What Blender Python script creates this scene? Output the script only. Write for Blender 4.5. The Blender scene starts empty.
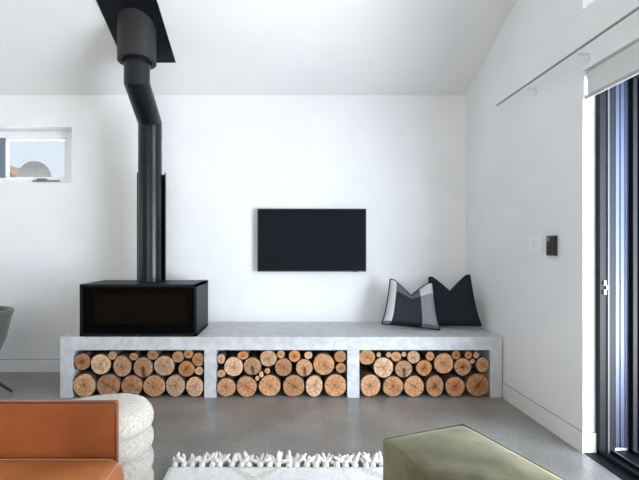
import bpy, bmesh, math, random
from mathutils import Vector, Matrix, noise
random.seed(11)
S = bpy.context.scene
COL = S.collection
PI = math.pi

# ------------------------------------------------------------------ camera
F, PX, PY, H = 400.0, 288.0, 249.0, 1.08        # focal length and principal point in px of a 639x480 frame
cd = bpy.data.cameras.new('camera')
cam = bpy.data.objects.new('camera', cd); COL.objects.link(cam)
cam.location = (0, 0, H); cam.rotation_euler = (PI/2, 0, 0)
cd.sensor_fit = 'HORIZONTAL'; cd.sensor_width = 36.0; cd.lens = F/639*36
cd.shift_x = (319.5-PX)/639; cd.shift_y = (PY-240)/639
cd.clip_start = 0.05; cd.clip_end = 200
S.camera = cam

# ------------------------------------------------------------------ world, lights, exposure
S.view_settings.view_transform = 'Standard'; S.view_settings.look = 'None'
S.view_settings.gamma = 1.0; S.view_settings.use_curve_mapping = False
S.view_settings.exposure = 0.08
W = bpy.data.worlds.new('sky'); S.world = W; W.use_nodes = True
wn = W.node_tree.nodes; wl = W.node_tree.links
bg = wn['Background']
wtc = wn.new('ShaderNodeTexCoord'); wsep = wn.new('ShaderNodeSeparateXYZ'); wr = wn.new('ShaderNodeValToRGB')
wl.new(wtc.outputs['Generated'], wsep.inputs[0]); wl.new(wsep.outputs['Z'], wr.inputs[0]); wl.new(wr.outputs[0], bg.inputs[0])
wr.color_ramp.elements[0].position = 0.0; wr.color_ramp.elements[0].color = (0.76, 0.80, 0.87, 1)
wr.color_ramp.elements[1].position = 0.7; wr.color_ramp.elements[1].color = (0.62, 0.71, 0.90, 1)
bg.inputs[1].default_value = 1.12

def area(name, loc, rot, sx, sy, power, col):
    l = bpy.data.lights.new(name, 'AREA'); l.shape = 'RECTANGLE'; l.size = sx; l.size_y = sy
    l.energy = power; l.color = col
    o = bpy.data.objects.new(name, l); o.location = loc; o.rotation_euler = rot; COL.objects.link(o); o.visible_camera = False
    return o
# daylight through the sliding door, the high window above it, the strip window; unseen rear, left and bounce fill lamps added
area('door_daylight', (2.9, 0.5, 1.15), Vector((-0.6, 0.8, -0.02)).to_track_quat('-Z', 'Y').to_euler(), 2.4, 2.1, 215, (0.70, 0.84, 1.0))
area('bounce_fill', (3.0, 0.8, 0.12), Vector((-0.7, 0.2, 0.7)).to_track_quat('-Z', 'Y').to_euler(), 2.6, 1.6, 230, (1.0, 0.98, 0.95))  # added lamp aimed up at the ceiling, stands in for bounced light
area('high_window_daylight', (1.98, 0.65, 2.68), (0, math.radians(90), 0), 0.6, 2.4, 85, (0.92, 0.96, 1.0))
area('rear_fill', (-0.5, -3.25, 1.3), (math.radians(90), 0, 0), 1.9, 2.0, 50, (1.0, 0.97, 0.93))  # added fill lamp at the unseen opening behind the viewer
area('left_fill', (-6.4, 1.2, 1.45), (0, math.radians(-90), 0), 1.3, 2.4, 12, (1.0, 0.97, 0.93))  # added fill lamp on the unseen left side, brightens the ceiling there
area('left_bounce_fill', (-7.4, 1.2, 0.3), Vector((0.75, 0.05, 0.66)).to_track_quat('-Z', 'Y').to_euler(), 2.2, 1.4, 260, (1.0, 0.98, 0.95))  # added upward lamp for the left ceiling, no paving lies there
area('strip_window_daylight', (-2.7, 3.95, 1.95), (math.radians(-90), 0, 0), 1.4, 0.4, 30, (0.9, 0.95, 1.0))
sl = bpy.data.lights.new('sun', 'SUN'); sl.energy = 6; sl.angle = 0.01; sl.color = (1, .95, .86)
so = bpy.data.objects.new('sun', sl); COL.objects.link(so)
so.rotation_euler = Vector((0.04, 0.75, -0.8)).to_track_quat('-Z', 'Y').to_euler()

# ------------------------------------------------------------------ helpers
def P(px, Y, py=None):
    x = (px-PX)*Y/F
    return x if py is None else (x, H+(PY-py)*Y/F)

class MB:
    def __init__(s): s.v = []; s.f = []; s.m = []
    def add(s, vs, fs, mi=0):
        n = len(s.v); s.v += [tuple(v) for v in vs]
        for f in fs: s.f.append(tuple(i+n for i in f)); s.m.append(mi)
        return s
    def box(s, x0, x1, y0, y1, z0, z1, mi=0):
        vs = [(x, y, z) for z in (z0, z1) for y in (y0, y1) for x in (x0, x1)]
        return s.add(vs, [(0,2,3,1),(4,5,7,6),(0,1,5,4),(2,6,7,3),(0,4,6,2),(1,3,7,5)], mi)
    def prism(s, poly, axis, a, b, mi=0):
        def pt(p, t):
            return (t, p[0], p[1]) if axis == 'x' else (p[0], t, p[1]) if axis == 'y' else (p[0], p[1], t)
        n = len(poly)
        vs = [pt(p, a) for p in poly]+[pt(p, b) for p in poly]
        fs = [tuple(range(n)), tuple(range(2*n-1, n-1, -1))]+[(i, i+n, (i+1) % n+n, (i+1) % n) for i in range(n)]
        return s.add(vs, fs, mi)
    def tube(s, path, r, seg=12, caps=True, closed=False, mi=0):
        path = [Vector(p) for p in path]; n = len(path)
        rs = r if isinstance(r, (list, tuple)) else [r]*n
        rings = []; up = None
        for i, p in enumerate(path):
            if closed: t = path[(i+1) % n]-path[i-1]
            else: t = path[min(i+1, n-1)]-path[max(i-1, 0)]
            t.normalize()
            if up is None: up = Vector((0, 0, 1)) if abs(t.z) < .9 else Vector((0, 1, 0))
            a = t.cross(up); a.normalize(); b = a.cross(t); b.normalize(); up = b
            rings.append([p+a*math.cos(2*PI*k/seg)*rs[i]+b*math.sin(2*PI*k/seg)*rs[i] for k in range(seg)])
        return s.loft(rings, caps and not closed, closed, mi)
    def loft(s, rings, caps=True, closed=False, mi=0):
        seg = len(rings[0]); n = len(rings); vs = [v for r in rings for v in r]; fs = []
        for i in range(n if closed else n-1):
            j = (i+1) % n
            for k in range(seg):
                q = (k+1) % seg
                fs.append((i*seg+k, i*seg+q, j*seg+q, j*seg+k))
        if caps: fs += [tuple(range(seg-1, -1, -1)), tuple((n-1)*seg+k for k in range(seg))]
        return s.add(vs, fs, mi)
    def lathe(s, prof, c, seg=32, mi=0, caps=True):
        return s.loft([[(c[0]+r*math.cos(2*PI*k/seg), c[1]+r*math.sin(2*PI*k/seg), c[2]+z) for k in range(seg)] for r, z in prof], caps, False, mi)
    def blob(s, c, rx, ry, rz, mat=None, seg=8, rng=5, mi=0):
        rings = []
        for i in range(rng+1):
            a = -PI/2+PI*i/rng; cr = max(math.cos(a), .02)
            ring = []
            for k in range(seg):
                v = Vector((rx*cr*math.cos(2*PI*k/seg), ry*cr*math.sin(2*PI*k/seg), rz*math.sin(a)))
                if mat: v = mat @ v
                ring.append(v+Vector(c))
            rings.append(ring)
        return s.loft(rings, True, False, mi)
    def build(s, name, mats, parent=None, base=(0, 0, 0), smooth=False, bevel=0, seg=2, subd=0, angle=None):
        b = base_of(parent) if parent else Vector(base)
        me = bpy.data.meshes.new(name)
        me.from_pydata([(v[0]-b.x, v[1]-b.y, v[2]-b.z) for v in s.v], [], s.f)
        mats = mats if isinstance(mats, (list, tuple)) else [mats]
        for m in mats: me.materials.append(m)
        for p, mi in zip(me.polygons, s.m): p.material_index = mi
        bm = bmesh.new(); bm.from_mesh(me); bmesh.ops.recalc_face_normals(bm, faces=bm.faces); bm.to_mesh(me); bm.free()
        if smooth: me.shade_smooth()
        o = bpy.data.objects.new(name, me); COL.objects.link(o)
        if parent: o.parent = parent
        else: o.location = b
        if bevel:
            m = o.modifiers.new('bevel', 'BEVEL'); m.width = bevel; m.segments = seg; m.limit_method = 'ANGLE'; m.angle_limit = math.radians(40)
            me.shade_smooth(); m.harden_normals = True
        if subd:
            m = o.modifiers.new('subd', 'SUBSURF'); m.levels = subd; m.render_levels = subd
        if smooth and angle:
            for e in me.edges: pass
            me.set_sharp_from_angle(angle=math.radians(angle))
        return o

def base_of(o):
    v = Vector(o.location)
    while o.parent: o = o.parent; v += Vector(o.location)
    return v
def tag(o, label, cat, group=None):
    o['label'] = label; o['category'] = cat
    if group: o['group'] = group
    return o
def thing(name, base, label, cat, group=None):
    o = bpy.data.objects.new(name, None); COL.objects.link(o); o.location = base; o.empty_display_size = .1
    return tag(o, label, cat, group)
def struct(o): o['kind'] = 'structure'; return o

# ------------------------------------------------------------------ materials
def newmat(name):
    m = bpy.data.materials.new(name); m.use_nodes = True
    return m, m.node_tree.nodes, m.node_tree.links, m.node_tree.nodes['Principled BSDF']
def mat(name, col, rough=.5, metal=0, spec=.5, **kw):
    m, n, l, b = newmat(name)
    b.inputs['Base Color'].default_value = (*col, 1); b.inputs['Roughness'].default_value = rough
    b.inputs['Metallic'].default_value = metal; b.inputs['Specular IOR Level'].default_value = spec
    for k, v in kw.items(): b.inputs[k.replace('_', ' ')].default_value = v
    return m
def noisy(name, c1, c2, scale, rough=.6, detail=5, bump=0, bscale=None, spec=.5, lo=.35, hi=.65, r2=None, coarse=None, bdist=.01, **kw):
    """two-tone noise colour with an optional bump and an optional second, coarser variation"""
    m, n, l, b = newmat(name)
    tc = n.new('ShaderNodeTexCoord')
    nz = n.new('ShaderNodeTexNoise'); nz.inputs['Scale'].default_value = scale; nz.inputs['Detail'].default_value = detail
    l.new(tc.outputs['Object'], nz.inputs['Vector'])
    rp = n.new('ShaderNodeValToRGB'); rp.color_ramp.elements[0].position = lo; rp.color_ramp.elements[1].position = hi
    rp.color_ramp.elements[0].color = (*c1, 1); rp.color_ramp.elements[1].color = (*c2, 1)
    l.new(nz.outputs['Fac'], rp.inputs[0]); out = rp.outputs[0]
    if coarse:
        n2 = n.new('ShaderNodeTexNoise'); n2.inputs['Scale'].default_value = coarse[0]; n2.inputs['Detail'].default_value = 3
        l.new(tc.outputs['Object'], n2.inputs['Vector'])
        rr = n.new('ShaderNodeValToRGB'); rr.color_ramp.elements[0].position = .35; rr.color_ramp.elements[1].position = .65
        rr.color_ramp.elements[0].color = (*coarse[1], 1); rr.color_ramp.elements[1].color = (1, 1, 1, 1)
        l.new(n2.outputs['Fac'], rr.inputs[0])
        mx = n.new('ShaderNodeMixRGB'); mx.blend_type = 'MULTIPLY'; mx.inputs[0].default_value = 1
        l.new(out, mx.inputs[1]); l.new(rr.outputs[0], mx.inputs[2]); out = mx.outputs[0]
    l.new(out, b.inputs['Base Color'])
    b.inputs['Roughness'].default_value = rough; b.inputs['Specular IOR Level'].default_value = spec
    if r2 is not None:
        mr = n.new('ShaderNodeMapRange'); mr.inputs[3].default_value = rough; mr.inputs[4].default_value = r2
        l.new(nz.outputs['Fac'], mr.inputs[0]); l.new(mr.outputs[0], b.inputs['Roughness'])
    if bump:
        bn = n.new('ShaderNodeTexNoise'); bn.inputs['Scale'].default_value = bscale or scale*3; bn.inputs['Detail'].default_value = 4
        l.new(tc.outputs['Object'], bn.inputs['Vector'])
        bp = n.new('ShaderNodeBump'); bp.inputs['Strength'].default_value = bump; bp.inputs['Distance'].default_value = bdist
        l.new(bn.outputs['Fac'], bp.inputs['Height']); l.new(bp.outputs[0], b.inputs['Normal'])
    for k, v in kw.items(): b.inputs[k.replace('_', ' ')].default_value = v
    return m

M = {}
M['plaster'] = noisy('white_plaster', (.80, .80, .80), (.83, .83, .83), 3, rough=.75, spec=.25, bump=.03, bscale=60)
M['ceil'] = noisy('ceiling_paint', (.80, .80, .795), (.82, .82, .815), 3, rough=.6, spec=.3)
M['trim'] = mat('trim_paint', (.80, .80, .79), .5)
M['gap'] = mat('shadow_gap', (.30, .30, .30), .8)
M['floor'] = noisy('polished_concrete', (.185, .175, .162), (.35, .337, .318), 75, rough=.3, detail=3, lo=.25, hi=.75, coarse=(3.2, (.74, .725, .70)), spec=.5)
M['bench'] = noisy('board_marked_concrete', (.53, .535, .54), (.65, .655, .66), 22, rough=.5, detail=9, bump=.12, bscale=30, coarse=(2.0, (.88, .88, .89)))
M['stove'] = mat('stove_black_steel', (.006, .007, .0095), .45, 0, .2)
M['stove_face'] = mat('stove_black_enamel', (.002, .002, .002), .4, 0, .03)
M['stove_glass'] = mat('stove_glass', (.007, .0042, .0025), .15, 0, .05)
M['flue'] = noisy('flue_black_paint', (.004, .005, .0065), (.006, .007, .009), 9, rough=.3, spec=.36)
M['flue_grey'] = mat('flue_charcoal_paint', (.02, .0205, .021), .5, 0, .3)
M['tv_screen'] = mat('tv_screen', (.004, .006, .010), .4, 0, .08)
M['black_plastic'] = mat('black_plastic', (.012, .012, .013), .4)
M['frame_black'] = mat('black_aluminium', (.006, .007, .010), .5, 0, .2)
M['frame_navy'] = mat('dark_anodised_panel', (.07, .08, .12), .42, .8)
M['alu'] = mat('brushed_aluminium', (.62, .63, .65), .3, 1)
M['alu_dark'] = mat('grey_seal', (.09, .095, .105), .5, .2)
M['rail'] = mat('grey_track', (.26, .26, .27), .4, .4)
M['blind'] = noisy('blind_fabric', (.62, .63, .62), (.66, .67, .66), 300, rough=.85, spec=.2)
M['white_plastic'] = mat('white_plastic', (.82, .82, .82), .35)
M['bark'] = noisy('bark', (.045, .033, .026), (.15, .11, .085), 28, rough=.9, detail=8, bump=.6, bscale=60, spec=.2)
M['mullion'] = mat('blue_grey_mullion', (.16, .19, .24), .4)
M['win_white'] = mat('window_white', (.90, .90, .91), .35)
def glassmat():
    m, n, l, b = newmat('window_glass'); n.remove(b)
    t = n.new('ShaderNodeBsdfTransparent'); t.inputs[0].default_value = (.95, .97, .97, 1)
    g = n.new('ShaderNodeBsdfGlossy'); g.inputs['Roughness'].default_value = .02
    fr = n.new('ShaderNodeFresnel'); fr.inputs[0].default_value = 1.45; x = n.new('ShaderNodeMixShader')
    l.new(fr.outputs[0], x.inputs[0]); l.new(t.outputs[0], x.inputs[1]); l.new(g.outputs[0], x.inputs[2])
    l.new(x.outputs[0], n['Material Output'].inputs[0])
    return m
M['glass'] = glassmat()

M['leather_seat'] = noisy('lit_tan_leather', (.33, .105, .03), (.46, .16, .05), 5, rough=.36, detail=6, bump=.15, bscale=180, r2=.46, bdist=.002)  # tan leather painted lighter to put the light on the seat into its colour
def leather():
    m = noisy('tan_leather', (.24, .06, .014), (.36, .10, .027), 4, rough=.42, detail=6, bump=.15, bscale=180, spec=.45, r2=.5, bdist=.002)
    return m
M['leather'] = leather()
M['piping'] = mat('leather_piping', (.12, .035, .014), .5)
M['boucle'] = noisy('cream_boucle', (.47, .42, .355), (.64, .585, .51), 120, rough=.95, spec=.1, bump=1.0, bscale=160, bdist=.004, Sheen_Weight=.3)
M['velvet'] = noisy('olive_velvet', (.068, .056, .026), (.155, .138, .072), 7, rough=.75, spec=.2, detail=5, bump=.1, bscale=25, Sheen_Weight=.7, Sheen_Roughness=.4)
M['velvet'].node_tree.nodes['Principled BSDF'].inputs['Sheen Tint'].default_value = (.86, .83, .62, 1)
M['velvet_pipe'] = mat('olive_velvet_cord', (.06, .055, .03), .8)
M['rug'] = noisy('white_wool', (.82, .81, .79), (.92, .915, .90), 60, rough=.95, spec=.1, bump=.8, bscale=110, bdist=.006)
M['tassel'] = noisy('wool_fringe', (.66, .63, .58), (.84, .82, .79), 50, rough=.95, spec=.1)
M['rug_line'] = noisy('beige_wool', (.64, .61, .56), (.76, .73, .69), 60, rough=.95, spec=.1)
M['chair'] = noisy('olive_upholstery', (.062, .066, .052), (.095, .10, .08), 40, rough=.8, Sheen_Weight=.2)
def cloth(name, c, k=.8):
    return noisy(name, tuple(x*k for x in c), c, 170, rough=.9, spec=.15, bump=.5, bscale=260, bdist=.002)
M['c_dark'] = cloth('charcoal_weave', (.030, .034, .040))
M['c_black'] = cloth('black_weave', (.012, .014, .018))
M['c_mid'] = cloth('mid_grey_weave', (.13, .135, .145))
M['c_grey'] = cloth('grey_weave', (.26, .265, .29))
M['c_light'] = cloth('pale_weave', (.60, .60, .61))
M['c_navy'] = cloth('blue_black_weave', (.020, .024, .030))
M['paving'] = noisy('pale_paving', (.07, .07, .075), (.11, .108, .105), 6, rough=.8)
M['dish'] = noisy('grey_dish', (.20, .20, .205), (.23, .23, .235), 12, rough=.6)
M['tile'] = noisy('roof_tile', (.26, .15, .125), (.32, .2, .17), 20, rough=.8)
M['render'] = noisy('pale_render', (.32, .315, .30), (.36, .35, .34), 4, rough=.85)
M['leaf'] = noisy('shrub_leaf', (.08, .14, .03), (.20, .30, .09), 12, rough=.6)
def brickmat():
    m, n, l, b = newmat('pale_brick')
    tc = n.new('ShaderNodeTexCoord'); mp = n.new('ShaderNodeMapping'); mp.inputs['Rotation'].default_value = (PI/2, 0, 0)
    br = n.new('ShaderNodeTexBrick'); br.inputs['Scale'].default_value = 1
    br.inputs['Brick Width'].default_value = .24; br.inputs['Row Height'].default_value = .086; br.inputs['Mortar Size'].default_value = .006
    br.inputs['Color1'].default_value = (.32, .28, .23, 1); br.inputs['Color2'].default_value = (.27, .24, .20, 1); br.inputs['Mortar'].default_value = (.34, .32, .29, 1)
    l.new(tc.outputs['Object'], mp.inputs[0]); l.new(mp.outputs[0], br.inputs['Vector']); l.new(br.outputs[0], b.inputs['Base Color'])
    b.inputs['Roughness'].default_value = .85
    return m
M['brick'] = brickmat()

def cutwood(name, base, heart, ring, crack_a, crack_n, heart_r, crack_w=.05):
    """end grain: rings round the heart, pale sapwood rim, radial drying cracks; object space is scaled to radius 1"""
    m, n, l, b = newmat(name)
    tc = n.new('ShaderNodeTexCoord'); oi = n.new('ShaderNodeObjectInfo')
    def math_(op, a, c=None, v=None):
        x = n.new('ShaderNodeMath'); x.operation = op
        if isinstance(a, (int, float)): x.inputs[0].default_value = a
        else: l.new(a, x.inputs[0])
        if c is not None:
            if isinstance(c, (int, float)): x.inputs[1].default_value = c
            else: l.new(c, x.inputs[1])
        if v is not None: x.inputs[2].default_value = v
        return x.outputs[0]
    sc = n.new('ShaderNodeVectorMath'); sc.operation = 'MULTIPLY'; sc.inputs[1].default_value = (1, 0, 1)
    l.new(tc.outputs['Object'], sc.inputs[0])
    rnd = math_('MULTIPLY', oi.outputs['Random'], 40)
    nz = n.new('ShaderNodeTexNoise'); nz.noise_dimensions = '4D'; nz.inputs['Scale'].default_value = 2.2; nz.inputs['Detail'].default_value = 5
    l.new(sc.outputs[0], nz.inputs['Vector']); l.new(rnd, nz.inputs['W'])
    ln = n.new('ShaderNodeVectorMath'); ln.operation = 'LENGTH'; l.new(sc.outputs[0], ln.inputs[0])
    rw = math_('ADD', ln.outputs['Value'], math_('MULTIPLY', math_('SUBTRACT', nz.outputs['Fac'], .5), .45))
    rp = n.new('ShaderNodeValToRGB'); cr = rp.color_ramp
    cr.elements[0].position = 0; cr.elements[0].color = (*heart, 1)
    cr.elements[1].position = heart_r; cr.elements[1].color = (*base, 1)
    e = cr.elements.new(.72); e.color = (*ring, 1)
    e = cr.elements.new(.95); e.color = (min(base[0]*1.25, 1), min(base[1]*1.35, 1), min(base[2]*1.5, 1), 1)
    l.new(rw, rp.inputs[0])
    rings = math_('MULTIPLY_ADD', math_('SINE', math_('MULTIPLY', rw, 34)), .10, .93)
    n2 = n.new('ShaderNodeTexNoise'); n2.noise_dimensions = '4D'; n2.inputs['Scale'].default_value = 5; n2.inputs['Detail'].default_value = 6
    l.new(sc.outputs[0], n2.inputs['Vector']); l.new(rnd, n2.inputs['W'])
    blot = n.new('ShaderNodeMapRange'); blot.inputs[1].default_value = .3; blot.inputs[2].default_value = .7; blot.inputs[3].default_value = .5; blot.inputs[4].default_value = 1.3
    l.new(n2.outputs['Fac'], blot.inputs[0])
    sp = n.new('ShaderNodeSeparateXYZ'); l.new(sc.outputs[0], sp.inputs[0])
    ang = math_('ARCTAN2', sp.outputs['Z'], sp.outputs['X'])
    ang = math_('ADD', ang, math_('MULTIPLY_ADD', nz.outputs['Fac'], .5, crack_a))
    wave = math_('ABSOLUTE', math_('SINE', math_('MULTIPLY', ang, crack_n/2)))
    wid = math_('MULTIPLY', wave, math_('MAXIMUM', ln.outputs['Value'], .05))
    ck = n.new('ShaderNodeMapRange'); ck.inputs[1].default_value = crack_w*.3; ck.inputs[2].default_value = crack_w*1.4; ck.inputs[3].default_value = .25; ck.inputs[4].default_value = 1
    l.new(wid, ck.inputs[0])
    fac = math_('MULTIPLY', math_('MULTIPLY', rings, blot.outputs[0]), ck.outputs[0])
    hs = n.new('ShaderNodeHueSaturation'); l.new(rp.outputs[0], hs.inputs['Color'])
    l.new(math_('MULTIPLY_ADD', oi.outputs['Random'], .4, .8), hs.inputs['Value'])
    mx = n.new('ShaderNodeMixRGB'); mx.blend_type = 'MULTIPLY'; mx.inputs[0].default_value = 1
    l.new(hs.outputs[0], mx.inputs[1]); l.new(fac, mx.inputs[2]); l.new(mx.outputs[0], b.inputs['Base Color'])
    b.inputs['Roughness'].default_value = .85; b.inputs['Specular IOR Level'].default_value = .15
    return m
CUT = [
    cutwood('cut_wood_plain', (.47, .225, .105), (.30, .115, .045), (.53, .28, .145), .3, 2, .22, .025),
    cutwood('cut_wood_pale', (.56, .33, .19), (.38, .195, .095), (.62, .40, .25), .9, 3, .2, .03),
    cutwood('cut_wood_rusty', (.46, .185, .068), (.24, .08, .028), (.52, .25, .115), 1.9, 2, .35, .03),
    cutwood('cut_wood_heart', (.45, .205, .09), (.10, .04, .016), (.52, .265, .135), 2.6, 1, .4, .02),
    cutwood('cut_wood_checked', (.50, .26, .13), (.26, .115, .05), (.55, .31, .175), .1, 6, .25, .035),
    cutwood('cut_wood_split', (.48, .25, .13), (.29, .135, .065), (.53, .30, .17), 1.2, 1, .2, .10),
]

# ------------------------------------------------------------------ the room
BW, RW, LW, FW = 3.515, 1.564, -6.2, -3.1         # wall faces: back y, right x, left x, front y
SL = 0.45; RIDGE = 0.15
def cz(y): return 2.433+SL*(BW-y) if y >= RIDGE else 2.433+SL*(BW-RIDGE)-SL*(RIDGE-y)
struct(MB().box(LW-.3, RW+.3, FW-.3, BW+.3, -.2, 0).build('floor', M['floor']))
c = MB()
ya, yb = BW+.3, FW-.3
poly = [(ya, cz(ya)), (RIDGE, cz(RIDGE)), (yb, cz(yb)), (yb, cz(yb)+.3), (RIDGE, cz(RIDGE)+.3), (ya, cz(ya)+.3)]
struct(c.prism(poly, 'x', LW-.3, RW+.5).build('ceiling', M['ceil']))
# back wall with the high strip window
WX0, WX1, WZ0, WZ1 = -3.45, P(71.6, BW), H+(PY-183)*BW/F, H+(PY-127)*BW/F
b_ = MB()
top = cz(BW)+.02
b_.box(LW-.3, WX0, BW, BW+.28, 0, top); b_.box(WX1, RW+.3, BW, BW+.28, 0, top)
b_.box(WX0, WX1, BW, BW+.28, 0, WZ0); b_.box(WX0, WX1, BW, BW+.28, WZ1, top)
struct(b_.build('wall_back', M['plaster']))
# right wall: sliding door opening and high window above it
DY0, DY1, DZ = -0.75, 2.121, 2.024
HZ0, HZ1 = 2.35, 3.0
r_ = MB(); e_ = .02
def gable(y0, y1, z0): 
    ys = [y1, y0] if not (y0 < RIDGE < y1) else [y1, RIDGE, y0]
    return [(y0, z0), (y1, z0)]+[(y, cz(y)+e_) for y in ys]
r_.prism(gable(DY1, BW, 0), 'x', RW, RW+.30); r_.prism(gable(FW, DY0, 0), 'x', RW, RW+.30)
r_.box(RW, RW+.30, DY0, DY1, DZ, HZ0); r_.prism(gable(DY0, DY1, HZ1), 'x', RW, RW+.30)
struct(r_.build('wall_right', M['plaster']))
lw = MB().prism(gable(2.4, BW, 0), 'x', LW-.3, LW).prism(gable(FW, 0, 0), 'x', LW-.3, LW).prism(gable(0, 2.4, 2.1), 'x', LW-.3, LW).box(LW-.3, LW, 0, 2.4, 0, .8)
struct(lw.build('wall_left', M['plaster']))
f_ = MB()
f_.box(LW-.3, -3.2, FW-.28, FW, 0, cz(FW)+e_); f_.box(.5, RW+.3, FW-.28, FW, 0, cz(FW)+e_)
f_.box(-3.2, .5, FW-.28, FW, 0, .25); f_.box(-3.2, .5, FW-.28, FW, 2.3, cz(FW)+e_)
struct(f_.build('wall_front', M['plaster']))
# flush skirting with a fine shadow line
def skirt(name, boxes, gaps):
    s = MB()
    for q in boxes: s.box(*q)
    o = struct(s.build(name, M['trim']))
    g = MB()
    for q in gaps: g.box(*q)
    g.build('shadow_gap', M['gap'], o)
skirt('baseboard_back', [(LW, -1.66, BW-.008, BW+.002, 0, .106)], [(LW, -1.66, BW-.003, BW+.002, .106, .1115)])
skirt('baseboard_right', [(RW-.008, RW+.002, DY1, 2.90, 0, .106), (RW-.008, RW+.066, DY1-.008, DY1+.001, 0, .106)],
      [(RW-.003, RW+.002, DY1, 2.90, .106, .1105), (RW-.003, RW+.066, DY1-.003, DY1+.001, .106, .1105)])

# high strip window in the back wall
w1 = bpy.data.objects.new('window_1', None); COL.objects.link(w1); w1.location = (WX0, BW+.12, WZ0); struct(w1)
yf = BW+.119
fr = MB()
fr.box(WX0, WX1, yf, yf+.06, WZ0, WZ0+.066); fr.box(WX0, WX1, yf, yf+.06, WZ1-.062, WZ1)
fr.box(WX1-.125, WX1, yf, yf+.06, WZ0+.066, WZ1-.062); fr.box(WX0, WX0+.1, yf, yf+.06, WZ0+.066, WZ1-.062)
fr.build('window_frame', M['win_white'], w1, bevel=.004)
sa = MB(); sz0, sz1, sx1 = WZ0+.066, WZ1-.062, WX1-.125
sa.box(WX0+.1, sx1, yf+.012, yf+.05, sz1-.012, sz1); sa.box(WX0+.1, sx1, yf+.012, yf+.05, sz0, sz0+.010)
sa.box(sx1-.012, sx1, yf+.012, yf+.05, sz0, sz1)
sa.build('window_sash', M['win_white'], w1)
MB().box(P(-2, yf), P(5.2, yf), yf+.005, yf+.055, sz0-.004, sz1+.004).build('mullion', M['mullion'], w1)
MB().box(WX0+.1, sx1, yf+.03, yf+.036, sz0, sz1).build('pane', M['glass'], w1)
la = MB(); lz = H+(PY-181)*yf/F
la.box(P(33, yf), P(60, yf), yf-.012, yf, lz-.006, lz+.006); la.box(P(38, yf), P(48, yf), yf-.024, yf-.008, lz-.004, lz+.020)
la.build('window_latch', mat('grey_latch', (.16, .17, .19), .4), w1, bevel=.002)

# high window over the door and an unseen left window added for the fill light
def plain_window(name, x, y0, y1, z0, z1):
    w = bpy.data.objects.new(name, None); COL.objects.link(w); w.location = (x, y0, z0); struct(w)
    q = MB()
    q.box(x, x+.05, y0, y1, z0, z0+.05); q.box(x, x+.05, y0, y1, z1-.05, z1); q.box(x, x+.05, y0, y0+.05, z0, z1); q.box(x, x+.05, y1-.05, y1, z0, z1)
    q.build('window_frame', M['win_white'], w)
    MB().box(x+.02, x+.026, y0+.05, y1-.05, z0+.05, z1-.05).build('pane', M['glass'], w)
plain_window('window_2', RW+.25, DY0, DY1, HZ0, HZ1)
plain_window('added_window', LW-.15, 0, 2.4, .8, 2.1)  # unseen, put in the left wall to go with the added lamps

# sliding door: three-track black aluminium frame, leaf slid away towards the viewer
door = bpy.data.objects.new('door_1', None); COL.objects.link(door); door.location = (RW+.15, DY0, 0); struct(door)
J = RW+.066
j = MB()
j.box(J, J+.040, DY1-.030, DY1+.001, 0, DZ); j.box(J+.046, J+.078, DY1-.034, DY1+.001, 0, DZ)
j.box(J+.172, J+.196, DY1-.032, DY1+.001, 0, DZ); j.box(J+.201, J+.228, DY1-.036, DY1+.001, 0, DZ)
j.build('jamb', M['frame_black'], door, bevel=.002)
MB().box(J+.038, J+.046, DY1-.036, DY1+.001, 0, DZ).box(J+.196, J+.201, DY1-.020, DY1+.001, 0, DZ).build('seal', M['alu_dark'], door)
p_ = MB().box(J+.078, J+.172, DY1-.008, DY1+.001, .03, DZ)
for gx in (.098, .124, .150): p_.box(J+gx, J+gx+.003, DY1-.012, DY1-.007, .03, DZ)
p_.build('jamb_liner', M['frame_navy'], door)
k_ = MB(); kx, ky = J+.020, DY1-.034; kz = H+(PY-287)*DY1/F
k_.box(kx-.004, kx+.010, ky-.004, ky+.004, kz+.012, kz+.036); k_.box(kx-.004, kx+.010, ky-.004, ky+.004, kz-.036, kz-.012)
k_.box(kx+.008, kx+.016, ky-.004, ky+.004, kz-.012, kz+.012)
k_.build('striker', M['alu'], door, bevel=.002)
s_ = MB().box(RW+.001, J, DY0, DY1-.009, 0, .004).box(J, J+.23, DY0, DY1, 0, .012)
for gx in (.0, .060, .172, .205): s_.box(J+gx, J+gx+.012, DY0, DY1, .012, .026)
s_.build('sill', M['frame_black'], door)
MB().box(J+.062, J+.068, DY0, DY1-.03, .026, .030).box(J+.178, J+.183, DY0, DY1-.03, .026, .029).build('sill_track', M['alu'], door)
MB().box(J, J+.23, DY0, DY1, DZ-.05, DZ).build('head', M['frame_black'], door)
lf = MB(); ly0, ly1 = DY0, .55; lx = J+.085
lf.box(lx, lx+.04, ly0, ly0+.07, .03, DZ-.05); lf.box(lx, lx+.04, ly1-.07, ly1, .03, DZ-.05); lf.box(lx, lx+.04, ly0, ly1, .03, .11); lf.box(lx, lx+.04, ly0, ly1, DZ-.12, DZ-.05)
lf = lf.build('leaf_frame', M['frame_black'], door)
MB().box(lx+.017, lx+.023, ly0+.07, ly1-.07, .11, DZ-.12).build('pane', M['glass'], lf)

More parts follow.
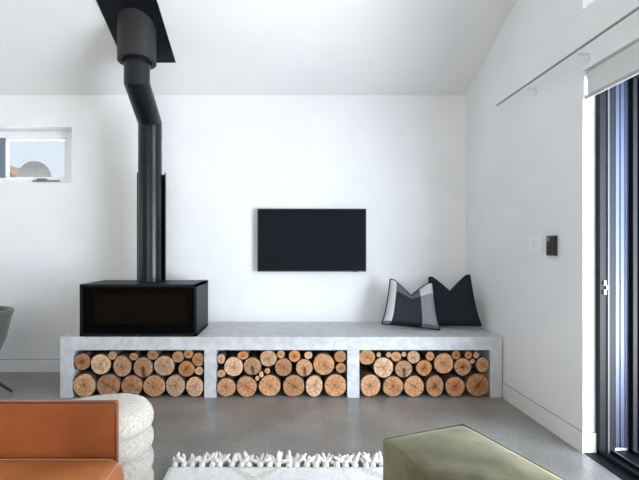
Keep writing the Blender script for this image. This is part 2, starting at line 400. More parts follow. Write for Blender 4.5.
# ------------------------------------------------------------------ outside
gz = MB().box(RW+.31, 9, -3, 8, -.12, -.03).build('paved_ground', M['paving']); struct(gz)  # paved ground outside the sliding door
bw = MB().box(2.35, 7, 3.6, 3.82, -.03, 1.75).box(2.32, 7, 3.57, 3.85, 1.75, 1.81)
tag(bw.build('garden_wall', M['brick'], base=(2.35, 3.6, -.03)), 'pale brick garden wall seen past the black sliding door frame', 'wall')
sh = MB()
for i in range(420):
    a, t = random.uniform(0, 2*PI), random.uniform(0, 1); rr = .62*math.sqrt(1-(2*t-1)**2*.9)
    cpt = (4.4+rr*math.cos(a)*random.uniform(.5, 1), 4.9+rr*math.sin(a)*random.uniform(.5, 1), 1.0+1.9*t)
    R = Matrix.Rotation(random.uniform(0, 6), 3, 'Z') @ Matrix.Rotation(random.uniform(-1, 1), 3, 'X')
    sh.add([Vector(cpt)+R @ Vector(q) for q in ((-.07, 0, 0), (0, -.035, .01), (.09, 0, 0), (0, .035, .01))], [(0, 1, 2, 3)])
shr = thing('shrub', (4.4, 4.9, -.03), 'green leafy shrub growing behind the pale brick garden wall', 'shrub')
sh.build('foliage', M['leaf'], shr)
MB().tube([(4.4, 4.9, -.03), (4.42, 4.92, .9), (4.38, 4.88, 1.9)], [.05, .04, .02], 8).build('stem', M['bark'], shr)

# neighbour's roof and satellite dish, seen through the strip window
NY = 13.0
nb = thing('neighbour_house', (-12.0, NY+2, -.03), 'pale house with a red tiled roof outside the strip window', 'house')
rz = 1.08+(PY-163)*NY/F
xr = P(2, NY)
MB().box(xr-4.2, xr+2.6, NY+.3, NY+6, -.03, rz-.95).build('house_wall', M['render'], nb)
rf = MB().prism([(xr-4.6, rz-2.3), (xr, rz), (xr+3.0, rz-1.6), (xr+3.0, rz-1.78), (xr, rz-.2), (xr-4.6, rz-2.5)], 'y', NY, NY+6.2)
rf.build('roof', M['tile'], nb)
MB().prism([(xr-4.2, rz-2.32), (xr, rz-.2), (xr+2.6, rz-1.6), (xr+2.6, rz-2.4), (xr-4.2, rz-2.4)], 'y', NY+.3, NY+.5).build('gable', M['render'], nb)
DYY = 11.0
dz_ = 1.08+(PY-178)*DYY/F; dx_ = P(34, DYY); dr = 17*DYY/F
ds = thing('satellite_dish', (dx_, DYY, -.03), 'round grey satellite dish outside the strip window', 'satellite dish')
dd = MB(); rings = []
for i in range(7):
    q = i/6; rings.append([(dx_+dr*q*math.cos(2*PI*k/36), DYY+.12*(1-q*q)+.0, dz_+dr*q*math.sin(2*PI*k/36)) for k in range(36)] if i else [(dx_+.002*math.cos(2*PI*k/36), DYY+.12, dz_+.002*math.sin(2*PI*k/36)) for k in range(36)])
rings += [[(x, y+.02, z) for x, y, z in r] for r in reversed(rings)]
dd.loft(rings, True); dd.build('dish', M['dish'], ds, smooth=True, angle=40)
MB().tube([(dx_, DYY+.1, -.03), (dx_, DYY+.2, dz_)], .03, 10).build('mast', M['alu_dark'], ds)
MB().tube([(dx_, DYY+.02, dz_-dr), (dx_, DYY-.35, dz_-.1)], .012, 8).box(dx_-.03, dx_+.03, DYY-.42, DYY-.32, dz_-.13, dz_-.05).build('feed_arm', M['alu_dark'], ds)

# ------------------------------------------------------------------ concrete bench
BF = 2.905; KB = BF/F
BX0, BX1, BT, BS = (60.2-PX)*KB, RW-.010, .441, .346
bn = MB()
bn.box(BX0, BX1, BF, BW-.002, BS, BT)
PIL = [(60.2, 72), (204.3, 216), (347.4, 359.4)]
for a, b2 in PIL: bn.box((a-PX)*KB, (b2-PX)*KB, BF, BW-.002, 0, BS+.001)
bn.box((490.2-PX)*KB, BX1, BF, BW-.002, 0, BS+.001)
ben = bn.build('concrete_bench', M['bench'], base=((280-PX)*KB, 3.2, 0))
tag(ben, 'long grey concrete hearth bench with three firewood bays along the back wall', 'bench')

# ------------------------------------------------------------------ firewood
LOGS = [
 [(83.5,385.1,11.6,11.6,4),(107.9,385.2,11.8,11.5,0),(131.1,385.6,10.9,10.9,0),(153.9,385.4,11,11,0),(175,385.2,9.5,11.2,1),(194.5,386.3,8.9,10,1),
  (80.6,362.9,8.5,8.3,3),(98,365.5,10,10.5,1),(110,357.4,4.3,4.3,1),(121.7,366.4,9,10.6,4),(133.9,358.8,4.4,3.8,0),(142.6,367.7,9.7,10.2,5),(153.4,356.9,5.4,5,0),(163.3,366.3,10.3,10.3,1),(177.4,358,5.8,5.9,0),(187.5,355.6,4.7,4.4,3),(186,369.4,8.2,8.1,2),(197.4,359.5,6.2,7,0),(198.8,371.3,4.4,4.3,1)],
 [(226.1,387.2,9.6,9.4,4),(246.3,386.1,10.4,10.4,0),(269.6,385.7,10.9,11,0),(293.7,385.4,10.9,11,0),(314.2,385.1,8.7,10.9,1),(335.5,384.6,11.3,11.3,0),
  (220.5,359.7,4.2,5,1),(233.2,367.5,9.6,10,1),(242.6,356,5.6,4.3,2),(252,366.8,8.8,9.2,5),(220.8,373.8,4.4,4,1),(257.2,378.6,2.2,2.4,1),(261.3,374.6,2.2,3.2,1),(267.2,371.8,2.9,2.9,1),(268.4,358.8,8.4,8.2,1),(280.9,355.4,4,4,0),(283.2,367.7,8.7,9,0),(294.8,357.2,5.9,6,2),(304.1,368,8.6,8.7,5),(308.5,356.2,4.2,3.8,1),(323.8,364.4,10.7,10.8,0),(340.3,356.9,6,6,0),(341.3,368.7,5.3,5,3)],
 [(370.6,384.4,10.2,11.3,4),(393.2,385.2,10.3,10.4,0),(414.3,384.9,10.2,10.5,0),(434.9,384,8.8,11,3),(455.3,385.3,9.8,10.2,2),(478.5,384,11.6,11.8,2),
  (368.9,358.9,8.2,7.8,0),(379.2,355.2,2.3,2.6,1),(388.8,355,2.7,2.8,1),(383,367.5,10,10.3,1),(397.3,358.1,5.3,5,0),(404.9,355.2,2.4,2.5,1),(413.5,357.9,6.4,6.4,1),(404.1,369,8.7,8.6,5),(430.8,356.7,4.3,4.6,0),(424.7,368.6,7.9,8,2),(444.8,363.9,10,10.3,0),(456,356.4,4.3,4.5,2),(468.4,355.9,3.6,3.9,2),(476.7,355.4,3.1,3.2,1),(474.3,362.2,2.5,2.5,1),(463.7,367.3,8.6,9,3),(482.9,365,6.6,7.4,0)]]
ORD = ['first', 'second', 'third', 'fourth', 'fifth', 'sixth', 'seventh', 'eighth', 'ninth', 'tenth', 'eleventh', 'twelfth', 'thirteenth']
WHERE = ['bay under stove', 'middle bay', 'bay under cushions']
FACE = ['tan-faced', 'pale-faced', 'rusty-faced', 'dark-hearted', 'finely cracked', 'split-faced']
def make_log(x, z, rx, rz_, y0, L, mi, seed, label, group):
    rnd = random.Random(seed)
    t = thing('firewood_log', (x, y0, z), label, 'log', group)
    seg = 28 if rx > .035 else 16
    ph = [rnd.uniform(0, 6.28) for _ in range(4)]; am = [.014, .012, .008, .006]
    def rad(a, s=1): return (1-.010+sum(am[k]*math.sin((k+2)*a+ph[k]) for k in range(4)))*s
    tx, tz = 0, 0
    rings = []; N = 6
    for i in range(N):
        q = i/(N-1); rings.append([(x+tx*q+rx*rad(2*PI*k/seg)*math.cos(2*PI*k/seg)*(1+rnd.uniform(-.012, .004)), y0+L*q, z+tz*q+rz_*rad(2*PI*k/seg)*math.sin(2*PI*k/seg)*(1+rnd.uniform(-.012, .004))) for k in range(seg)])
    mb = MB().loft(rings, True); mb.build('bark', M['bark'], t, smooth=True, angle=50)
    face = [[(rad(2*PI*k/seg)*s*math.cos(2*PI*k/seg), yy, rad(2*PI*k/seg)*s*math.sin(2*PI*k/seg)) for k in range(seg)] for s, yy in ((.955, .0005), (.955, -.003), (.90, -.0045), (.6, -.005), (.25, -.005), (.02, -.005))]
    me = MB().loft(face, True); n0 = len(me.v)
    o = bpy.data.objects.new('cut_face', bpy.data.meshes.new('cut_face')); COL.objects.link(o)
    o.data.from_pydata(me.v, [], me.f); o.data.materials.append(CUT[mi])
    bm = bmesh.new(); bm.from_mesh(o.data); bmesh.ops.recalc_face_normals(bm, faces=bm.faces); bm.to_mesh(o.data); bm.free()
    o.parent = t; o.scale = (rx, 1, rz_)
INNER = [((72-PX)*KB, (204.3-PX)*KB), ((216-PX)*KB, (347.4-PX)*KB), ((359.4-PX)*KB, (490.2-PX)*KB)]
def settle(items, x0, x1, top):
    """nudge the measured outlines apart until the logs of a bay only touch"""
    def er(a, dx, dz):
        d = math.hypot(dx, dz) or 1e-6; c, s_ = dx/d, dz/d
        return 1/math.sqrt((c/a['rx'])**2+(s_/a['rz'])**2)
    def clamp(a):
        a['x'] = min(max(a['x'], x0+a['rx']+.001), x1-a['rx']-.001)
        a['z'] = min(max(a['z'], a['rz']+.001), top-a['rz']-.002)
        if a['kind'] == 0: a['z'] = a['rz']+.001
    for it in range(120):
        for a in items: clamp(a)
        for i, a in enumerate(items):
            for c in items[i+1:]:
                dx, dz = c['x']-a['x'], c['z']-a['z']; d = math.hypot(dx, dz)
                o = er(a, dx, dz)+er(c, dx, dz)+.001-d
                if o > 0:
                    wa, wc = c['rx']**2, a['rx']**2; wa, wc = wa/(wa+wc), wc/(wa+wc)
                    a['x'] -= dx/d*o*wa; a['z'] -= dz/d*o*wa; c['x'] += dx/d*o*wc; c['z'] += dz/d*o*wc
    for a in items: clamp(a)
    for i, a in enumerate(items):
        for c in items[i+1:]:
            dx, dz = c['x']-a['x'], c['z']-a['z']; d = math.hypot(dx, dz); t = er(a, dx, dz)+er(c, dx, dz)
            if t > d:
                for q in (a, c): q['rx'] *= d/t; q['rz'] *= d/t
for bi, bay in enumerate(LOGS):
    y0 = BF+.004; k = y0/F
    items = []
    for i, L in enumerate(bay):
        items.append(dict(i=i, kind=0 if i < 6 else 1 if L[2] >= 7.5 else 2, x=(L[0]-PX)*k, z=H+(PY-L[1])*k, rx=L[2]*k*1.02, rz=L[3]*k*1.02, f=L[4]))
    settle(items, *INNER[bi], BS)
    for kind in range(3):
        row = sorted([a for a in items if a['kind'] == kind], key=lambda a: a['x'])
        for n_, a in enumerate(row):
            dy = random.uniform(.004, .03) if kind else random.uniform(.002, .01)
            what = ['in the bottom row', 'among thick upper logs', 'among thin upper logs'][kind]
            lab = '%s log, %s from left %s, %s' % (FACE[a['f']], ORD[n_], what, WHERE[bi])
            make_log(a['x'], a['z'], a['rx'], a['rz'], y0+dy, random.uniform(.36, .46), a['f'], 100*bi+a['i'], lab, 'firewood logs, '+WHERE[bi])

# ------------------------------------------------------------------ stove and flue
SX0, SX1, SY0, SY1, SZ0, SZ1 = -1.517, -.665, 2.912, 3.325, .4445, .822
st = thing('wood_stove', (-1.091, 3.12, BT), 'black rectangular wood stove with wide dark glass door, standing on concrete bench', 'stove')
sb = MB(); t_ = .018
sb.box(SX0, SX1, SY0, SY1, SZ1-t_, SZ1); sb.box(SX0, SX1, SY0, SY1, SZ0, SZ0+t_); sb.box(SX0, SX0+t_, SY0, SY1, SZ0, SZ1); sb.box(SX1-t_, SX1, SY0, SY1, SZ0, SZ1)
sb.box(SX0+t_, SX1-t_, SY0+.03, SY1, SZ0+t_, SZ1-t_)
sb.build('casing', M['stove'], st)
g0, g1, h0, h1 = P(92.5, SY0), P(187.5, SY0), H+(PY-324)*SY0/F, H+(PY-294)*SY0/F
dr_ = MB(); a0, a1, c0, c1 = SX0+t_+.003, SX1-t_-.003, SZ0+t_+.003, SZ1-t_-.003; yd = SY0+.012
dr_.box(a0, g0, yd, yd+.025, c0, c1); dr_.box(g1, a1, yd, yd+.025, c0, c1); dr_.box(g0, g1, yd, yd+.025, c0, h0); dr_.box(g0, g1, yd, yd+.025, h1, c1)
dor = dr_.build('door', M['stove_face'], st)
MB().box(g0, g1, yd+.006, yd+.012, h0, h1).build('glass', M['stove_glass'], dor)
for px in (138.5, 174.5): MB().box(P(px-1.5, SY0), P(px+1.5, SY0), SY0-.004, SY0+.014, SZ0+.004, SZ0+.016).build('air_control', M['flue_grey'], st)
for fx in (SX0+.06, SX1-.06):
    for fy in (SY0+.06, SY1-.05): MB().box(fx-.03, fx+.03, fy-.03, fy+.03, BT, SZ0+.001).build('foot', M['stove_face'], st)

FX, FY, FR = -1.100, 3.19, .0905; UY = 2.915
fl = thing('flue_pipe', (FX, FY, SZ1), 'black steel flue pipe rising from the stove with an offset bend to the ceiling', 'flue')
def seg_(name, path, r, m=M['flue'], par=fl): return MB().tube(path, r, 40).build(name, m, par, smooth=True, angle=40)
zb, zt = 2.085, 2.288
nn = 48
def mitre(y, z, up, dn, r):
    """circle of a pipe cut by the plane that bisects two pipe directions"""
    nrm = Vector(up)+Vector(dn); nrm.normalize()
    return [(FX+r*math.cos(2*PI*k/nn), y+r*math.sin(2*PI*k/nn), z-nrm.y*r*math.sin(2*PI*k/nn)/nrm.z) for k in range(nn)]
dvv = Vector((0, UY-FY, zt-zb)).normalized(); vz = Vector((0, 0, 1))
MB().loft([mitre(FY, SZ1, vz, vz, FR), mitre(FY, zb, vz, dvv, FR)], True).build('lower_pipe', M['flue'], fl, smooth=True, angle=40)
MB().loft([mitre(FY, zb, vz, dvv, FR), mitre(UY, zt, dvv, vz, FR)], True).build('offset_bend', M['flue'], fl, smooth=True, angle=40)
MB().loft([mitre(UY, zt, dvv, vz, FR), mitre(UY, 2.62, vz, vz, FR)], True).build('upper_pipe', M['flue'], fl, smooth=True, angle=40)
def band(a, b, r): MB().tube([a, b], r, 40).build('joint_band', M['flue'], fl, smooth=True, angle=40)
band((FX, FY, zb-.115), (FX, FY, zb-.108), FR+.002); band((FX, FY, 1.72), (FX, FY, 1.728), FR+.002); band((FX, UY, zt+.125), (FX, UY, zt+.135), FR+.003)
dv = Vector((0, UY-FY, zt-zb)).normalized()
for q in (.36, .66):
    m0 = Vector((FX, FY+(UY-FY)*q, zb+(zt-zb)*q)); band(m0-dv*.002, m0+dv*.002, FR+.0015)
# ceiling casing: open sleeve round the upper pipe
CR = .1345; cb = 2.441; n = 44
rg = []
def ring(r, zf): return [(FX+r*math.cos(2*PI*k/n), UY+r*math.sin(2*PI*k/n), zf(UY+r*math.sin(2*PI*k/n))) for k in range(n)]
cs = MB().loft([ring(CR, lambda y: cz(y)-.004), ring(CR, lambda y: cb), ring(CR-.030, lambda y: cb), ring(CR-.030, lambda y: cz(y)-.004)], False, True)
cs.build('ceiling_sleeve', M['flue_grey'], fl, smooth=True, angle=40)
cl = MB().tube([(FX, UY, cb-.012), (FX, UY, cb+.05)], FR+.006, 40)
cl.build('collar', M['flue'], fl, smooth=True, angle=40)
# curved heat shield behind the lower pipe
hs = MB(); HR = .114
def arc(r, z): return [(FX+r*math.cos(a), FY+.03+r*math.sin(a), z) for a in [PI*(-.02+1.04*k/24) for k in range(25)]]
o_, i_ = arc(HR, 0), arc(HR-.004, 0)
loop = o_+i_[::-1]
hz0, hz1 = SZ1+.001, 1.695
hs.loft([[(x, y, hz0) for x, y, z in loop], [(x, y, hz1) for x, y, z in loop]], True)
hs.build('heat_shield', M['flue'], fl, smooth=True, angle=40)
cp = MB(); py0, py1, px0, px1 = 2.46, 3.199, -1.311, -.897
cp.add([(x, y, cz(y)-d) for d in (.001, .006) for y in (py0, py1) for x in (px0, px1)], [(0,2,3,1),(4,5,7,6),(0,1,5,4),(2,6,7,3),(0,4,6,2),(1,3,7,5)])
tag(cp.build('ceiling_plate', M['flue'], base=(FX, UY, cz(UY))), 'black square steel flashing plate on the sloped ceiling round the flue', 'flashing plate')

# ------------------------------------------------------------------ television
TY = BW-.055
tx0, tx1, tz0, tz1 = P(257.4, TY), P(366.3, TY), H+(PY-271.6)*TY/F, H+(PY-208.6)*TY/F
tv = thing('television', ((tx0+tx1)/2, BW, tz0), 'black flat screen television hanging on the white back wall', 'television')
MB().box(tx0, tx1, TY, TY+.035, tz0, tz1).build('bezel', M['black_plastic'], tv, bevel=.003)
MB().box(tx0+.008, tx1-.008, TY-.0012, TY+.002, tz0+.011, tz1-.008).build('screen', M['tv_screen'], tv)
MB().box(.02+tx0, tx1-.02, TY+.034, BW-.001, tz0+.06, tz1-.06).build('wall_bracket', M['black_plastic'], tv)
MB().box(P(303.5, TY), P(307, TY), TY-.002, TY, tz1-.009, tz1-.006).build('sensor', M['flue_grey'], tv)
MB().box(P(354, TY), P(357, TY), TY+.004, TY+.02, tz0-.004, tz0+.001).build('power_button', M['flue_grey'], tv)

# ------------------------------------------------------------------ scatter cushions
def cushion(name, label, centre, w, h, T, rz, lean, notch, mats, matf, corners=None, roll=0):
    """karate-chopped cushion: local x across, z up, y thickness (front is -y)"""
    N = 28
    R = Matrix.Rotation(rz, 3, 'Z') @ Matrix.Rotation(lean, 3, 'X') @ Matrix.Rotation(roll, 3, 'Y')
    c = Vector(centre)
    def outline(u, v):
        x = u*w/2*(1-.05*(1-v*v)*abs(u)); z = v*h/2*(1-.02*(1-u*u))
        top_ = max(0, (v+1)/2)
        x *= 1-.22*top_**1.2+.05*(1-top_)**8
        z -= notch*max(0, 1-abs(u)/.85)**1.15*top_**2.2
        return x, z
    def surf(u, v, s):
        x, z = outline(u, v)
        e = max(0, (1-u**4)*(1-v**4))**.55
        chop = 1-.55*max(0, 1-abs(u)/.5)*max(0, (v+.1)/1.1)**1.2
        y = s*T/2*e*chop*(1.0-.18*v)
        y += .004*noise.noise(Vector((u*3, v*3, s*5+c.x)))*e
        return c+R @ Vector((x, y, z+h/2))
    mb = MB(); vs = []; fs = []; mi = []
    for s in (-1, 1):
        for i in range(N+1):
            for j_ in range(N+1):
                vs.append(surf(-1+2*i/N, -1+2*j_/N, s))
    K = (N+1)**2
    for si in (0, 1):
        for i in range(N):
            for j_ in range(N):
                a = si*K+i*(N+1)+j_
                q = (a, a+N+1, a+N+2, a+1)
                mb.f.append(q if si == 0 else q[::-1]); mb.m.append(matf(-1+2*(i+.5)/N, -1+2*(j_+.5)/N))
    mb.v = [tuple(v) for v in vs]
    t = thing(name, tuple(centre), label, 'cushion', 'scatter cushions on the bench')
    cov = mb.build('cover', mats, t, smooth=True)
    edge = [(-1+2*i/N, -1) for i in range(N)]+[(1, -1+2*i/N) for i in range(N)]+[(1-2*i/N, 1) for i in range(N)]+[(-1, 1-2*i/N) for i in range(N)]
    path = []
    for u, v in edge:
        x, z = outline(u, v); path.append(c+R @ Vector((x, 0, z+h/2)))
    MB().tube(path, .0055, 8, closed=True).build('piping', M['c_black'], t, smooth=True)
    return t
def stripes(u, v):
    if v < -.84: return 1 if -.68 < u < .34 else 2
    if u < -.68: return 4
    if u < .34: return 0 if v < .52 else 2
    return 3 if v < .52 else 4
cushion('striped_cushion', 'cushion with charcoal, grey and white striped panels leaning in front on the bench',
        (P(409.5, 3.19), 3.16, BT+.024), .435, .37, .11, -.04, -.30, .115, [M['c_dark'], M['c_black'], M['c_mid'], M['c_grey'], M['c_light']], stripes, roll=.09)
cushion('plain_cushion', 'plain blue-black cushion leaning behind the striped one in the bench corner',
        (P(452, 3.22), 3.215, BT+.022), .405, .405, .12, -.50, -.24, .125, [M['c_navy']], lambda u, v: 0, roll=-.09)

# ------------------------------------------------------------------ right wall fittings
def wy(px): return RW*F/(px-PX)
sw = thing('light_switch', (RW, wy(536), 1.11), 'white double light switch plate on the right wall beside the black handset', 'switch')
ya_, yb_ = wy(542.6), wy(529.8)
MB().box(RW-.008, RW, ya_, yb_, 1.062, 1.160).build('plate', M['white_plastic'], sw, bevel=.003)
for q in (.3, .62): 
    yy = ya_+(yb_-ya_)*q; MB().box(RW-.012, RW-.007, yy-.012, yy+.012, 1.09, 1.132).build('rocker', M['trim'], sw, bevel=.002)
ic = thing('intercom_handset', (RW, wy(550.5), 1.10), 'slim black handset with small grey screen on the right wall', 'handset')
yc, yd_ = (RW-.02)*F/(554.4-PX), (RW-.02)*F/(546.8-PX)
MB().box(RW-.026, RW, yc, yd_, 1.041, 1.158).build('body', M['black_plastic'], ic, bevel=.005)
MB().box(RW-.0275, RW-.025, yc+.034, yd_-.010, 1.125, 1.150).build('display', mat('grey_display', (.22, .23, .25), .3), ic)
bt = MB()
for zz in (1.065, 1.083, 1.101):
    for q in (.3, .5, .7): yy = yc+(yd_-yc)*q; bt.box(RW-.0275, RW-.025, yy-.006, yy+.006, zz-.005, zz+.005)
bt.build('keypad', M['flue_grey'], ic)

RX = 1.505
ra = thing('curtain_track', (RX, 1.6, 2.115), 'thin grey curtain track running along the upper right wall', 'curtain track')
MB().box(RX-.006, RX+.006, -.7, RX*F/(496.6-PX), 2.1105, 2.1195).build('track', M['rail'], ra, bevel=.002)
for px in (526.3, 577, 650):
    yy = RX*F/(px-PX); MB().box(RX+.002, RW+.001, yy-.012, yy+.012, 2.092, 2.111).box(RW-.006, RW+.001, yy-.014, yy+.014, 2.055, 2.105).build('bracket', M['trim'], ra, bevel=.002)

bl = thing('roller_blind', (RW+.02, .7, DZ), 'pale grey roller blind pulled partway down at the top of sliding door', 'blind')
MB().box(RW+.016, RW+.019, DY0+.02, DY1-.010, 1.885, DZ-.010).build('fabric', M['blind'], bl)
MB().tube([(RW+.0175, DY0+.02, 1.882), (RW+.0175, DY1-.004, 1.882)], .011, 12).build('hem_bar', mat('hem_grey', (.42, .42, .42), .6), bl, smooth=True, angle=40)
MB().tube([(RW+.05, DY0+.02, DZ-.03), (RW+.05, DY1-.012, DZ-.03)], .024, 16).build('roller', M['blind'], bl, smooth=True, angle=40)

# ------------------------------------------------------------------ tub chair at the left edge
CX, CY = -2.415, 3.0
tc_ = thing('tub_chair', (CX, CY, 0), 'dark olive upholstered tub chair on black splayed legs by the left edge', 'chair')
sh_ = MB(); A0 = math.radians(-150); A1 = math.radians(150); N = 36
outer, loops = [], []
for i in range(N+1):
    a = A0+(A1-A0)*i/N
    hgt = .612-.14*max(0, abs(i/N-.5)*2-.62)**1.2*2.2
    d_ = Vector((math.cos(a), math.sin(a), 0))
    prof = [(.165, .255), (.205, .275), (.25, .39), (.285, hgt-.06), (.300, hgt-.015), (.295, hgt), (.275, hgt+.004), (.258, hgt-.012), (.24, hgt-.08), (.215, .44), (.18, .38)]
    loops.append([Vector((CX, CY, 0))+d_*r+Vector((0, 0, z)) for r, z in prof])
sh_.loft(loops, True).build('shell', M['chair'], tc_, smooth=True)
MB().lathe([(.03, .27), (.15, .27), (.19, .30), (.215, .40), (.20, .44), (.05, .45)], (CX, CY, 0), 32).build('seat', M['chair'], tc_, smooth=True)
MB().tube([(CX, CY, .18), (CX, CY, .28)], .025, 14).build('stem', M['black_plastic'], tc_, smooth=True, angle=40)
for a in (0, 90, 180, 270):
    d_ = Vector((math.cos(math.radians(a)), math.sin(math.radians(a)), 0)); c0_ = Vector((CX, CY, 0))
    MB().tube([c0_+d_*.01+Vector((0, 0, .21)), c0_+d_*.08+Vector((0, 0, .175)), c0_+d_*.345+Vector((0, 0, .012))], [.014, .014, .010], 10).build('leg', M['black_plastic'], tc_, smooth=True, angle=50)

# ------------------------------------------------------------------ rug
RX0, RX1, RY0, RY1, RT = -.58, 1.0, .15, 1.955, .028
rg_ = thing('rug', (.2, 1.0, 0), 'shaggy white wool rug with knotted fringe on the concrete floor', 'rug')
def rug_z(x, y):
    e = min((x-RX0), (RX1-x), (y-RY0), (RY1-y)); e = min(1, max(0, e/.03))
    return RT*(.45+.55*math.sqrt(e))+.004*noise.noise(Vector((x*30, y*30, 0)))
nx, ny = 90, 90; mb = MB()
grid = [(RX0+(RX1-RX0)*i/nx, RY0+(RY1-RY0)*j_/ny) for i in range(nx+1) for j_ in range(ny+1)]
mb.v = [(x, y, rug_z(x, y)) for x, y in grid]
def on_line(x, y):
    u = (x-.15)/.62; v = (y-1.20)/.62
    return abs((abs((u+10.5) % 1-.5)+abs((v+10.5) % 1-.5))-.5) < .035
for i in range(nx):
    for j_ in range(ny):
        a = i*(ny+1)+j_; mb.f.append((a, a+ny+1, a+ny+2, a+1))
        cx_, cy_ = grid[a]; mb.m.append(1 if on_line(cx_+.009, cy_+.01) else 0)
K = len(mb.v); per = [i*(ny+1) for i in range(nx+1)]+[nx*(ny+1)+j_ for j_ in range(1, ny+1)]+[i*(ny+1)+ny for i in range(nx-1, -1, -1)]+[j_ for j_ in range(ny-1, 0, -1)]
mb.v += [(mb.v[i][0], mb.v[i][1], .0005) for i in per]
for q in range(len(per)):
    w_ = (q+1) % len(per); mb.f.append((per[q], per[w_], K+w_, K+q)); mb.m.append(0)
mb.f.append(tuple(range(K+len(per)-1, K-1, -1))); mb.m.append(0)
mb.build('pile', [M['rug'], M['rug_line']], rg_, smooth=True)
nt = 34
for i in range(nt):
    x = RX0+.02+(RX1-RX0-.04)*(i+random.uniform(-.2, .2))/(nt-1); rn = random.Random(900+i); tb = MB()
    tb.blob((x, RY1+.006, .020), .017, .022, .016, None, 8, 5)
    for q in range(rn.choice((5, 6, 6, 7))):
        a = math.radians(rn.uniform(10, 170)); ln = rn.uniform(.022, .036); el = rn.uniform(.05, .75)
        R = Matrix.Rotation(a, 3, 'Z') @ Matrix.Rotation(-el, 3, 'Y')
        cc = Vector((x, RY1+.018, .020))+R @ Vector((ln, 0, 0))
        cc.z = max(cc.z, .013)
        tb.blob(cc, ln*1.0, rn.uniform(.008, .012), rn.uniform(.007, .010), R, 8, 5)
    tb.build('tassel', M['tassel'], rg_, smooth=True)

# ------------------------------------------------------------------ sofa
so_ = thing('sofa', (-1.0, .9, 0), 'tan leather and cream boucle sofa with channelled round arm at lower left', 'sofa')
def stadium(r, z, cx=-.628, cy=1.42, xl=-1.55, n=28, drop=False):
    pts = []
    for k in range(n+1):
        a = -PI/2+PI*k/n; pts.append((cx+r*math.cos(a), cy+r*math.sin(a)))
    m_ = 14
    for k in range(1, m_): q = k/m_; pts.append((cx+(xl-cx)*q, cy+r))
    for k in range(n//2+1):
        a = PI/2+PI*k/(n//2); pts.append((xl+r*math.cos(a), cy+r*math.sin(a)))
    for k in range(1, m_): q = 1-k/m_; pts.append((cx+(xl-cx)*q, cy-r))
    out = []
    for x, y in pts:
        zz = z
        if drop: 
            d = max(0, cx+.02-x); zz = z-min(.035, .022*(d/.2)**2)
        out.append((x, y, zz))
    return out
rings = []; base_r = .122
seams = [.038, .062, .132, .207, .284, .362, .438]
for i in range(len(seams)-1):
    for q in range(8):
        u = q/8; b_ul = .034*math.sqrt(max(0, 1-(2*u-1)**2))**.7-.012
        rings.append(stadium(base_r+b_ul, seams[i]+(seams[i+1]-seams[i])*u))
rings.append(stadium(base_r-.010, .438))
for d, z in ((-.014, .446), (-.021, .462), (-.022, .480), (-.016, .502), (-.002, .520), (.022, .532), (.05, .539), (.085, .542), (.118, .543)):
    rings.append(stadium(base_r-d, z, drop=z > .49))
MB().loft(rings, True).build('boucle_arm', M['boucle'], so_, smooth=True)
LPY = 1.25
lp = MB().box(-1.55, -.5385, LPY, LPY+.028, .30, .600)
lp.build('arm_panel', M['leather'], so_, bevel=.007, seg=4)
px_, pz_ = -.5385, .600; rr = .012
pp = [(-1.55, LPY+.002, pz_-.001)]+[(px_-rr+rr*math.sin(a), LPY+.002, pz_-rr+rr*math.cos(a)) for a in [PI/2*k/6 for k in range(7)]]+[(px_, LPY+.002, .31)]
MB().tube(pp, .0032, 8).build('piping', M['piping'], so_, smooth=True)
# seat cushion with a crowned top
sc_ = MB(); cx0, cx1, cy0, cy1, cz0, cz1 = -1.50, -.497, .45, LPY-.002, .275, .437
rings = []
for zz, ins in ((cz0, .03), (cz0+.012, .008), (cz0+.03, 0), (cz1-.045, 0), (cz1-.02, .005), (cz1-.006, .016), (cz1, .034), (cz1+.008, .10), (cz1+.012, .22), (cz1+.013, .34)):
    ring_ = []; rc = .045
    for (sx, sy, a0) in ((1, -1, -PI/2), (1, 1, 0), (-1, 1, PI/2), (-1, -1, PI)):
        ccx = (cx1-ins-rc if sx > 0 else cx0+ins+rc); ccy = (cy1-ins-rc if sy > 0 else cy0+ins+rc)
        if abs(cy1-cy0)/2 < ins+rc: ccy = (cy0+cy1)/2
        for k in range(7):
            a = a0+PI/2*k/6; ring_.append((ccx+rc*math.cos(a), ccy+rc*math.sin(a), zz))
    rings.append(ring_)
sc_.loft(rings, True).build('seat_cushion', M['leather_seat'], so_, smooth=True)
pr = [(x, y, z) for x, y, z in rings[5]]
MB().tube(pr, .0022, 6, closed=True).build('seat_seam', mat('pale_leather_seam', (.50, .24, .12), .5), so_, smooth=True)
rings = []
sb_ = [.038, .11, .19, .272]
for i in range(3):
    for q in range(9):
        u = q/8; bl_ = .018*math.sqrt(max(0, 1-(2*u-1)**2)); z = sb_[i]+(sb_[i+1]-sb_[i])*u
        x0_, x1_, y0_, y1_ = -1.50-bl_, -.545+bl_, .40-bl_, 1.27
        rings.append([(x0_, y0_, z), (x1_, y0_, z), (x1_, y1_, z), (x0_, y1_, z)])
MB().loft(rings, True).build('boucle_base', M['boucle'], so_)
MB().box(-1.80, -1.53, .35, 1.55, .038, .70).build('boucle_back', M['boucle'], so_, bevel=.08, seg=6)

for fx, fy in ((-.68, 1.45), (-1.6, 1.45), (-1.6, .5), (-.68, .5)): MB().lathe([(.022, 0), (.026, .04)], (fx, fy, 0), 16).build('foot', M['black_plastic'], so_)

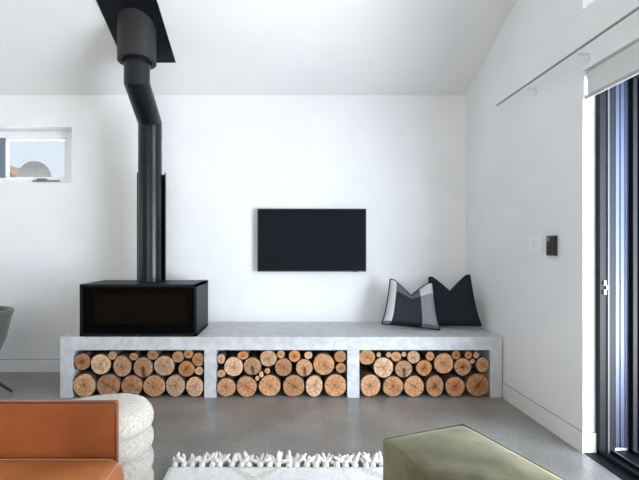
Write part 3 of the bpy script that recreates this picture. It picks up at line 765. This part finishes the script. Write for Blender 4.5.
# ------------------------------------------------------------------ velvet ottoman
OT = .42
cA, cB = Vector((.332, 1.397)), Vector((.664, 1.517)); cC, cD = Vector((.664+.23, 1.517-.647)), Vector((.332+.17, 1.397-.73))
ot = thing('ottoman', (.6, 1.1, RT), 'olive green velvet ottoman with piped edges standing at the rug edge', 'ottoman')
def quad(u, v): return (cA*(1-u)+cB*u)*(1-v)+(cD*(1-u)+cC*u)*v
N = 30
def ed(u, v, ins=0):
    p = quad(u, v)
    return p
def topz(u, v):
    e = (max(0, (1-(2*u-1)**2))*max(0, (1-(2*v-1)**2)))
    return OT-.006+.026*e**.55+.004*noise.noise(Vector((u*4, v*6, 3)))*min(1, e*3)
mb = MB()
mb.v = [(*quad(i/N, j_/N), topz(i/N, j_/N)) for i in range(N+1) for j_ in range(N+1)]
for i in range(N):
    for j_ in range(N):
        a = i*(N+1)+j_; mb.f.append((a, a+N+1, a+N+2, a+1)); mb.m.append(0)
per = [(i/N, 0) for i in range(N)]+[(1, i/N) for i in range(N)]+[(1-i/N, 1) for i in range(N)]+[(0, 1-i/N) for i in range(N)]
cen = quad(.5, .5)
def side(s, bul):
    out = []
    for k_, (u, v) in enumerate(per):
        q = (u if v == 0 else v if u == 1 else 1-u if v == 1 else 1-v); e = 4*q*(1-q)
        p = quad(u, v); d = (p-cen).normalized()
        nrm = {0: Vector((cA-cB).yx)*Vector((1, -1)) if False else None}
        out.append((p.x+d.x*bul*e, p.y+d.y*bul*e, s))
    return out
mb.build('top_panel', M['velvet'], ot, smooth=True)
rings = [side(OT-.006, 0), side(OT-.03, .006), side(OT-.10, .012), side(OT-.2, .012), side(OT-.3, .006), side(.09, 0), side(.075, -.01)]
MB().loft(rings, True).build('body', M['velvet'], ot, smooth=True, angle=60)
MB().tube([(x, y, z+.001) for x, y, z in side(OT-.006, 0)], .003, 8, closed=True).build('piping', M['velvet'], ot, smooth=True)

for u, v in ((.12, .08), (.88, .08), (.12, .92), (.88, .92)):
    q = quad(u, v); MB().lathe([(.014, RT+.003), (.022, .08)], (q.x, q.y, 0), 16).build('leg', M['black_plastic'], ot, smooth=True, angle=40)
